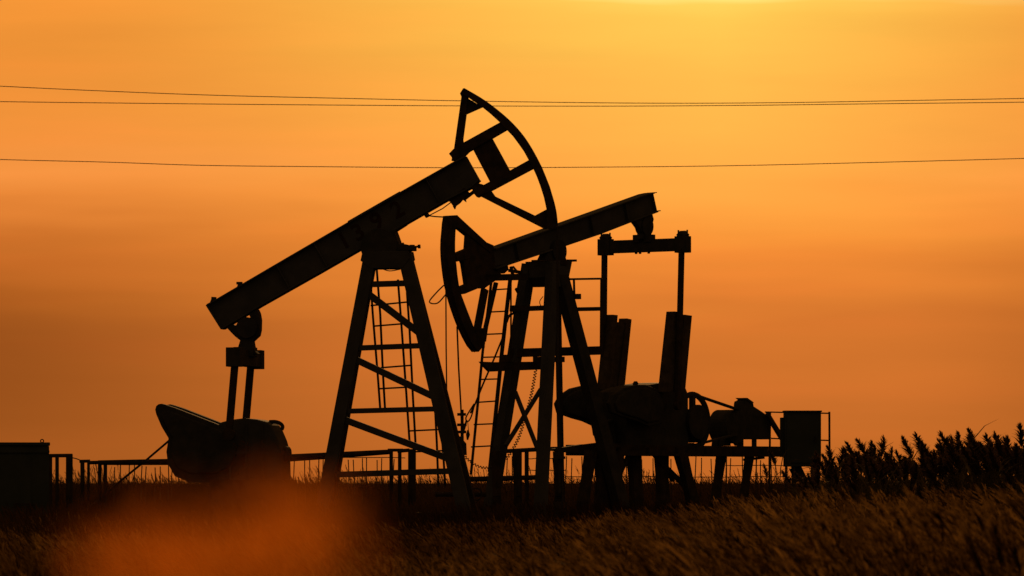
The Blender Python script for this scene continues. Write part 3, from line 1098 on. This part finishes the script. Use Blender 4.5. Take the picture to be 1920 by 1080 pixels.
pipe_rail('short two post barrier touching the switchgear box', 90, [([(88, 854.5), (136, 854)], [7, 7])], [(95, 855, 6), (107, 855, 7), (130, 852, 13)])
pipe_rail('long thick pipe barrier with paired posts left of the big counterweight', 92,
          [([(149, 865), (169, 864.5)], [6, 6]), ([(165, 867.5), (190, 867)], [7, 7]), ([(184, 867.5), (240, 867), (330, 866)], [9, 10.5, 12])],
          [(154.5, 865, 8), (166, 865, 5.5), (187, 867, 7), (197.5, 868, 7)])
pipe_rail('pipe barrier passing behind the post legs of the larger pump jack', 93.5,
          [([(535, 859), (640, 853), (735, 847)], [14, 12, 9]), ([(727, 844), (756, 844)], [6, 6]), ([(745, 846), (768, 844)], [7, 7])],
          [(733.5, 846, 7), (749.5, 846, 7), (772.5, 842, 15)])
pipe_rail('thin pipe barrier between the legs of the rear pump jack', 101.5,
          [([(948, 846), (1020, 842), (1062, 841), (1125, 833)], [8, 8, 8, 8]), ([(870, 899), (1012, 895)], [10, 9])],
          [(987.5, 845, 8), (1053, 845, 5)])
Yq = 91.0
m = MB()
m.tube(bez([at(134, 858, Yq), at(143, 860, Yq), at(153, 864, Yq)], 4), 0.010, 5)
tag(m.build('slack_wire', M['cable']), 'short slack wire strung between two barrier posts', 'wire')
m = MB()
m.tube([at(322, 822, 93), at(275, 862, 93), at(228, 900, 93), at(150, 966, 93)], 0.024, 6)
tag(m.build('guy_rod', M['steel']), 'slanting steel guy rod beside the big counterweight', 'guy rod')


# ================================================================ far wire fence
def fence(label, Y, x_from, x_to, rails, post_px, step, ytop=858):
    x0 = ((x_from + x_to) / 2 - 960) / FPX * Y
    t = thing('wire_fence', label, 'fence', (x0, Y, 0), group='fences behind the site')
    def L(px, py):
        p = at(px, py, Y)
        return Vector((p.x - x0, 0, p.z))
    rnd = random.Random(int(x_from))
    for (a, c, y) in rails:
        m = MB()
        pts = [L(x, y + rnd.uniform(-0.8, 0.8)) for x in np.linspace(a, c, 8)]
        m.tube(pts, 0.010, 5)
        m.build('fence_rail', M['cable'], t)
    for px in post_px:
        MB().bar(L(px, 852), Vector((L(px, 900).x, 0, 0)), 0.03, 0.03).build('post', M['wood'], t)
    m = MB()
    x = x_from + 3
    while x < x_to:
        ln = rnd.uniform(-2.5, 2.5)
        for q in (0, rnd.uniform(7, 11)):
            a = L(x + q, ytop + rnd.uniform(-3, 5))
            c = L(x + q + ln + rnd.uniform(-1, 2), 915)
            mid = (a + c) / 2 + Vector((rnd.uniform(-.01, .01), 0, 0))
            m.tube([a, mid, c, Vector((c.x, 0, 0.1))], 0.013, 5)
        x += step * rnd.uniform(0.85, 1.15)
    m.build('wire_stays', M['cable'], t)
    return t


fence('sagging wire fence with thin stays seen under the pipe barriers on the left', 112, 212, 322, [], [], 24, 873)
fence('wire fence seen behind the large pump jack legs', 112, 540, 760, [(540, 760, 858)], [], 29)
fence('long wire fence seen between the legs of the rear pump jack', 112, 948, 1478, [(985, 1060, 860), (985, 1060, 882), (1060, 1480, 894), (1360, 1480, 873)], [1362, 1418, 1442], 27)

# ================================================================ overhead lines
def line(label, Y, pts, r):
    r = 0.013
    P = bez([at(x, y, Y) for x, y in pts], 12)
    m = MB()
    m.tube(P, r, 6)
    tag(m.build('power_line', M['wire'], smooth=True), label, 'power line', 'overhead power lines')


line('uppermost power line, dropping from the left edge past the raised horsehead', 150, [(-250, 148), (0, 161.5), (180, 170), (400, 178.5), (650, 184.5), (860, 189), (1100, 192.5), (1300, 193.5), (1500, 192), (1700, 188.5), (1920, 184.5), (2200, 178)], 0.014)
line('middle power line, running just below the uppermost one', 150, [(-250, 186), (0, 190.5), (250, 193.5), (500, 196), (860, 198.5), (1150, 199), (1400, 197.5), (1650, 194.5), (1920, 191.5), (2200, 187)], 0.014)
line('lowest power line, crossing behind the top of the beam', 150, [(-250, 290), (0, 299), (200, 304), (380, 310), (600, 312.5), (860, 314.5), (1100, 313.5), (1350, 311), (1600, 305.5), (1920, 297), (2200, 288)], 0.014)


# ================================================================ grass
def ribbons(P0, P1, P2, width, side):
    """bent tapering ribbons: Bezier P0,P1,P2 (N,3); width (N,k); side (N,3)"""
    n, k = width.shape
    t = np.linspace(0, 1, k)[None, :, None]
    C = (1 - t) ** 2 * P0[:, None] + 2 * t * (1 - t) * P1[:, None] + t ** 2 * P2[:, None]
    off = side[:, None] * width[:, :, None] / 2
    V = np.stack([C - off, C + off], 2).reshape(-1, 3)
    base = (np.arange(n) * k * 2)[:, None]
    i = np.arange(k - 1)[None] * 2
    F = np.stack([base + i, base + i + 1, base + i + 3, base + i + 2], 2).reshape(-1, 4)
    return V, F


def mesh_from(name, chunks, mat, parent=None):
    V, F, I, o = [], [], [], 0
    for ck_ in chunks:
        v, f = ck_[:2]
        V.append(v)
        F.append(f + o)
        I.append(np.full(len(f), ck_[2] if len(ck_) > 2 else 0, dtype=np.int32))
        o += len(v)
    V = np.concatenate(V)
    F = np.concatenate(F)
    me = bpy.data.meshes.new(name)
    me.vertices.add(len(V))
    me.vertices.foreach_set('co', V.astype(np.float32).ravel())
    me.loops.add(F.size)
    me.loops.foreach_set('vertex_index', F.astype(np.int32).ravel())
    me.polygons.add(len(F))
    me.polygons.foreach_set('loop_start', np.arange(len(F), dtype=np.int32) * 4)
    me.polygons.foreach_set('loop_total', np.full(len(F), 4, dtype=np.int32))
    me.update(calc_edges=True)
    for m_ in (mat if isinstance(mat, (list, tuple)) else [mat]):
        me.materials.append(m_)
    me.polygons.foreach_set('material_index', np.concatenate(I))
    ob = bpy.data.objects.new(name, me)
    COL.objects.link(ob)
    if parent:
        ob.parent = parent
    return ob


def horiz(n, rng, spread=0.6):
    """ribbon side vectors, broadly facing the camera"""
    a = rng.normal(0, spread, n)
    return np.stack([np.cos(a), np.sin(a), np.zeros(n)], 1)


def stalks(xy, h, rng, lean=(-0.28, 0.0), heads=True, leaf=2, stem_w=0.006, head_w=0.028, head_len=0.17, feather=0, leaf_w=0.011):
    n = len(xy)
    P0 = np.column_stack([xy, np.full(n, -0.08)])
    ang = rng.uniform(0, 2 * np.pi, n)
    sp = rng.gamma(2.0, 0.055, n)
    dx = (lean[0] * (1 + 0.55 * np.sin(xy[:, 0] * 2.3 + xy[:, 1] * 0.35) + 0.35 * np.sin(xy[:, 0] * 5.1 - xy[:, 1] * 1.3)) + rng.normal(0, 0.09, n) + np.cos(ang) * sp) * h
    dy = (lean[1] + np.sin(ang) * sp) * h
    P2 = P0 + np.column_stack([dx, dy, h + 0.08])
    P1 = P0 + np.column_stack([dx * 0.18, dy * 0.18, (h + 0.08) * 0.62])
    ch = []
    wprof = np.array([1, .9, .8, .6])[None] * (stem_w * rng.uniform(0.7, 1.3, n))[:, None]
    ch.append(ribbons(P0, P1, P2, wprof, horiz(n, rng)))
    if heads:
        d_ = (P2 - P1)
        d_ /= np.linalg.norm(d_, axis=1)[:, None]
        L_ = head_len * rng.uniform(0.6, 1.3, n)
        droop = rng.uniform(0.0, 0.5, n)
        E = P2 + d_ * L_[:, None] + np.column_stack([-0.35 * L_ * droop * 2, np.zeros(n), -L_ * droop * 0.6])
        Mid = P2 + d_ * (L_ * 0.55)[:, None]
        S = P2 - d_ * (L_ * 0.35)[:, None]
        hw = head_w * rng.uniform(0.6, 1.3, n)
        prof = np.array([0.25, 0.85, 1.0, 0.7, 0.1])[None] * hw[:, None]
        a = horiz(n, rng, 0.5)
        ch.append((*ribbons(S, Mid, E, prof * 0.55, a), 1))
        # side branchlets make the head feathery
        for q in range(feather):
            tt = rng.uniform(0.0, 0.8, n)[:, None]
            R0 = (1 - tt) ** 2 * S + 2 * tt * (1 - tt) * Mid + tt ** 2 * E
            aa = rng.uniform(0, 2 * np.pi, n)
            ln_ = (L_ * rng.uniform(0.22, 0.42, n))[:, None]
            o_ = np.column_stack([np.cos(aa) * 0.32 - 0.14, np.sin(aa) * 0.3, np.zeros(n)]) + d_ * 0.85
            R2 = R0 + o_ * ln_
            R1 = R0 + (o_ + np.array([[0, 0, 0.25]])) * ln_ * 0.5
            pr = np.array([0.4, 1.0, 0.7, 0.1])[None] * (hw * rng.uniform(0.25, 0.45, n))[:, None]
            ch.append((*ribbons(R0, R1, R2, pr, horiz(n, rng, 0.9)), 1))
    for q in range(leaf):
        tt = rng.uniform(0.1, 0.6, n)[:, None]
        S = P0 + (P2 - P0) * tt * 0.9
        aa = rng.uniform(0, 2 * np.pi, n)
        ll = h * rng.uniform(0.25, 0.55, n)
        out = np.column_stack([np.cos(aa) * 0.5 - 0.25, np.sin(aa) * 0.5, np.full(n, 0.9)])
        Md = S + out * (ll * 0.6)[:, None]
        E = S + np.column_stack([out[:, 0] * 1.7, out[:, 1] * 1.7, np.full(n, 0.75)]) * ll[:, None]
        prof = np.array([0.7, 1.0, 0.7, 0.1])[None] * (leaf_w * rng.uniform(0.6, 1.4, n))[:, None]
        ch.append(ribbons(S, Md, E, prof, horiz(n, rng, 0.8)))
    return ch


def scatter(n, y0, y1, rng, px0=-500, px1=2420):
    """points evenly spread over the ground wedge the lens sees, a little beyond it too"""
    y = np.sqrt(rng.uniform(y0 * y0, y1 * y1, n))
    px = rng.uniform(px0, px1, n)
    return np.column_stack([(px - 960) / FPX * y, y]), px


def sm(x, a, b_):
    t = np.clip((x - a) / (b_ - a), 0, 1)
    return t * t * (3 - 2 * t)


def patch(xy):
    return 0.5 + 0.25 * np.sin(xy[:, 0] * 1.1 + 0.5) * np.cos(xy[:, 1] * 0.33 + 1) + 0.25 * np.sin(xy[:, 0] * 0.45 + xy[:, 1] * 0.21)


# front meadow, feathery seed heads leaning left
xy, px = scatter(45000, 27, 84, RNG)
keep = RNG.uniform(0, 1, len(px)) < np.clip(0.15 + 1.5 * (patch(xy * 1.9) - 0.28), 0.08, 1)
xy, px = xy[keep], px[keep]
h = (0.33 + 0.45 * sm(px, 800, 1750)) * (0.70 + 0.40 * patch(xy)) * RNG.uniform(0.45, 1.25, len(px))
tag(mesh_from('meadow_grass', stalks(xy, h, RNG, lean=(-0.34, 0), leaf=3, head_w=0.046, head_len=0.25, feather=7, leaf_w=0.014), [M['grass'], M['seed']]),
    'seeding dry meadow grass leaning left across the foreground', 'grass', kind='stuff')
# trampled grass round the machines
xy, px = scatter(60000, 60, 102, RNG)
keep = xy[:, 1] > 60 + 18 * RNG.uniform(0, 1, len(px)) + 14 * sm(px, 500, 1300)
xy, px = xy[keep], px[keep]
h = (0.55 + 0.3 * sm(px, 1350, 1600)) * RNG.uniform(0.4, 1.3, len(px))
tag(mesh_from('site_grass', stalks(xy, h, RNG, lean=(-0.1, 0), leaf=3, head_w=0.02), [M['dark_grass'], M['dark_grass']]), 'dark rough grass round the feet of the pump jacks', 'grass', kind='stuff')
# tall grass beyond the fence: its fuzzy tops make the skyline
xy, px = scatter(46000, 103, 150, RNG)
h = (0.90 + 0.18 * patch(xy)) * RNG.uniform(0.6, 1.10, len(px))
tallest = RNG.uniform(0, 1, len(px)) < 0.32 * patch(xy * 1.7)
clump = (patch(xy * np.array([[3.1, 0.9]])) > 0.80) & (RNG.uniform(0, 1, len(px)) < 0.30)
h[clump] = RNG.uniform(1.15, 1.48, clump.sum())
h[tallest] = RNG.uniform(0.95, 1.26, tallest.sum())
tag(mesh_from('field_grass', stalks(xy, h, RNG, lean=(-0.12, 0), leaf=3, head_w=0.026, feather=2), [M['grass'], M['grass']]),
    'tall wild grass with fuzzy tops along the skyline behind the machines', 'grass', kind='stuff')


# ================================================================ reeds on the right
def reed_parts(seed):
    rng = np.random.default_rng(seed)
    h = 1.0      # unit height, scaled per reed to its real size
    lean = rng.uniform(-0.10, 0.06)
    P0 = np.array([[0, 0, -0.03]])
    P1 = np.array([[lean * 0.2, 0, 0.55]])
    P2 = np.array([[lean, rng.uniform(-.04, .04), 0.86]])
    st = []
    for s_ in ((1, 0, 0), (0, 1, 0)):
        st.append(ribbons(P0, P1, P2, np.array([[0.007, 0.006, 0.005, 0.004, 0.003]]), np.array([s_], float)))
    # plume: a feathery tuft of many short drooping branchlets
    axis = np.array([rng.uniform(-0.07, 0.045), 0, 0.15])
    n = int(rng.integers(110, 190))
    flag = rng.uniform(-0.035, 0.028)
    t = np.sort(rng.uniform(0, 1, n))
    S = P2 + axis[None] * t[:, None] - np.array([[0, 0, 0.02]])
    a = rng.uniform(0, 2 * np.pi, n)
    rad = 0.050 * np.sin(np.pi * (0.25 + 0.73 * t)) * rng.uniform(0.35, 1.1, n) + 0.006
    E = S + np.column_stack([np.cos(a) * rad - 0.012, np.sin(a) * rad, rng.uniform(0.03, 0.085, n) * (1.1 - 0.5 * t)])
    E[:, 0] += flag * (1 - t) * rng.uniform(0.3, 1.3, n)
    E[:, 2] -= abs(flag) * (1 - t) * rng.uniform(0, 1.0, n)
    Md = (S + E) / 2 + np.column_stack([np.zeros(n), np.zeros(n), np.full(n, 0.012)])
    prof = np.array([0.5, 1.0, 0.9, 0.15])[None] * (0.0075 * rng.uniform(0.6, 1.4, n))[:, None]
    pl_ = [ribbons(S, Md, E, prof, horiz(n, rng, 1.2)),
           ribbons(P2, P2 + axis * 0.5, P2 + axis * 1.05, np.array([[0.012, 0.02, 0.016, 0.003]]), np.array([[1.0, 0, 0]]))]
    # leaves: long arching blades
    n = 20
    tt = np.linspace(0.05, 0.72, n) + rng.uniform(-.03, .03, n)
    S = np.column_stack([lean * tt ** 2, np.zeros(n), tt * 0.86])
    a = np.where(rng.uniform(0, 1, n) > 0.45, np.pi, 0) + rng.normal(0, 0.7, n)
    ll = rng.uniform(0.18, 0.38, n)
    ll[-3:] *= 1.45
    o_ = np.column_stack([np.cos(a), np.sin(a), np.zeros(n)])
    E = S + o_ * (ll * rng.uniform(0.5, 0.8, n))[:, None] + np.column_stack([np.zeros(n), np.zeros(n), ll * rng.uniform(0.5, 1.0, n)])
    Md = S + o_ * (ll * 0.25)[:, None] + np.column_stack([np.zeros(n), np.zeros(n), ll * 0.75])
    prof = np.array([0.7, 1.0, 0.9, 0.6, 0.08])[None] * (0.015 * rng.uniform(0.7, 1.3, n))[:, None]
    sd_ = np.column_stack([-np.sin(a), np.cos(a), rng.uniform(-0.9, 0.9, n)])
    sd_ /= np.linalg.norm(sd_, axis=1)[:, None]
    lf = [ribbons(S, Md, E, prof, sd_)]
    return st, pl_, lf


protos = []
for i in range(12):
    st, pl_, lf = reed_parts(100 + i)
    sets = []
    for nm, chs, mt in (('stem', st, 'reed_leaf'), ('plume', pl_, 'plume'), ('leaf', lf, 'reed_leaf')):
        o = mesh_from(nm, chs, M[mt])
        sets.append(o)
        COL.objects.unlink(o)
    protos.append(sets)

REED_GROUP = 'reeds in the thicket at the right'
reed_count = 0


def reed(px, ytop, Y, label, sc_w=1.0, group=REED_GROUP, plume=True):
    global reed_count
    z = H + (HZ - ytop) / FPX * Y
    t = thing('reed', label, 'reed', ((px - 960) / FPX * Y + 0.03 * z, Y, 0), random.uniform(-0.5, 0.5), group)
    t.rotation_euler = (R(random.gauss(0, 4)), R(random.gauss(-2, 5)), random.uniform(-0.5, 0.5))
    k = z / 1.03
    t.scale = (k * sc_w, k * sc_w, k)
    for o in protos[reed_count % len(protos)]:
        if not plume and o.name.startswith('plume'):
            continue
        c = o.copy()
        COL.objects.link(c)
        c.parent = t
    reed_count += 1
    return t


crest = [(1545, 833), (1557, 843), (1584, 836), (1592, 848), (1608, 822), (1622, 824), (1632, 832), (1649, 815.5), (1664, 815.5), (1705, 841), (1718, 809), (1737, 825),
         (1762, 819), (1789, 804.5), (1804, 801), (1812, 806), (1831, 798), (1860, 809), (1869, 808), (1885, 815), (1897, 814), (1917, 792), (1938, 800), (1955, 808)]
for px, y in crest:
    lab = 'tall plumed reed standing clear along the crest of the thicket'
    if px == 1917:
        lab = 'tallest reed, cut by the right edge of the picture'
    reed(px, y, random.uniform(66, 76), lab, sc_w=random.uniform(1.0, 1.25))
    if px != 1917 and random.random() < 0.7:
        reed(px + random.uniform(-11, 11), y + random.uniform(3, 22), random.uniform(66, 76), lab, sc_w=random.uniform(1.0, 1.3))
reed(1479, 836, 92, 'faint single reed plume in front of the control cabinet door', sc_w=0.9)
reed(1428, 868, 93, 'single low reed under the end of the base frame', sc_w=0.9)


def crest_y(px):
    xs = [1470, 1530, 1560, 1610, 1660, 1700, 1740, 1800, 1840, 1900, 1960]
    ys = [885, 864, 850, 838, 838, 852, 838, 822, 816, 824, 824]
    return float(np.interp(px, xs, ys))


for i in range(236):
    px = 1500 + 470 * random.random() ** 0.8
    y = crest_y(px) + abs(random.gauss(0, 22)) + 4
    reed(px, min(y, 915), random.uniform(64, 82), 'shorter reed packed in the dark thicket under the taller plumes', sc_w=random.uniform(1.0, 1.3))

# ================================================================ orange tuft added before the lens, blurred into a lens-flare glow
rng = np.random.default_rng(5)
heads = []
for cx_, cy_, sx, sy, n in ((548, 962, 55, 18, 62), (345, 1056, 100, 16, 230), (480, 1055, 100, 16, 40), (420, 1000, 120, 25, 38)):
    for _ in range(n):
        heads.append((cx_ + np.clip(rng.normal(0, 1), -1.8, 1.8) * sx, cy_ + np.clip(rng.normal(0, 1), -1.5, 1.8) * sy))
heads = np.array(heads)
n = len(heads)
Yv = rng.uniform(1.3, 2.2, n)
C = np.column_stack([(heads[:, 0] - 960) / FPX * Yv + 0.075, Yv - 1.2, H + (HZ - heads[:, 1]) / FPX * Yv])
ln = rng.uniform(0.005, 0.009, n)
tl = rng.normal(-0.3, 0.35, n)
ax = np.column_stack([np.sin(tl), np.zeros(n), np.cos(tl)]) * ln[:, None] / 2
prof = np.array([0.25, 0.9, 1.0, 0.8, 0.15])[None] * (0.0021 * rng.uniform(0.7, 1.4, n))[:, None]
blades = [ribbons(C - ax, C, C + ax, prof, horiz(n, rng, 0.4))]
# hair-thin stalks of the added tuft: a few bundles rise from the ground and fan out to the heads
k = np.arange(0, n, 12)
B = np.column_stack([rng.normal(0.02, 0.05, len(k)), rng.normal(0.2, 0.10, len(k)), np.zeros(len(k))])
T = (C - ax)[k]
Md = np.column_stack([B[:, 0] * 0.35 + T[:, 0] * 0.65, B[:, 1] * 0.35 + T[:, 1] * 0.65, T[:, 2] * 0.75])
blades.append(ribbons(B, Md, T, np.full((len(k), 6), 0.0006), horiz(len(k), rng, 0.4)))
tuft = mesh_from('flare_tuft', blades, M['flare_straw'])
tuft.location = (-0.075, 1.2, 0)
tag(tuft, 'added orange tuft close to the camera, blurred into a lens-flare glow', 'grass tuft')
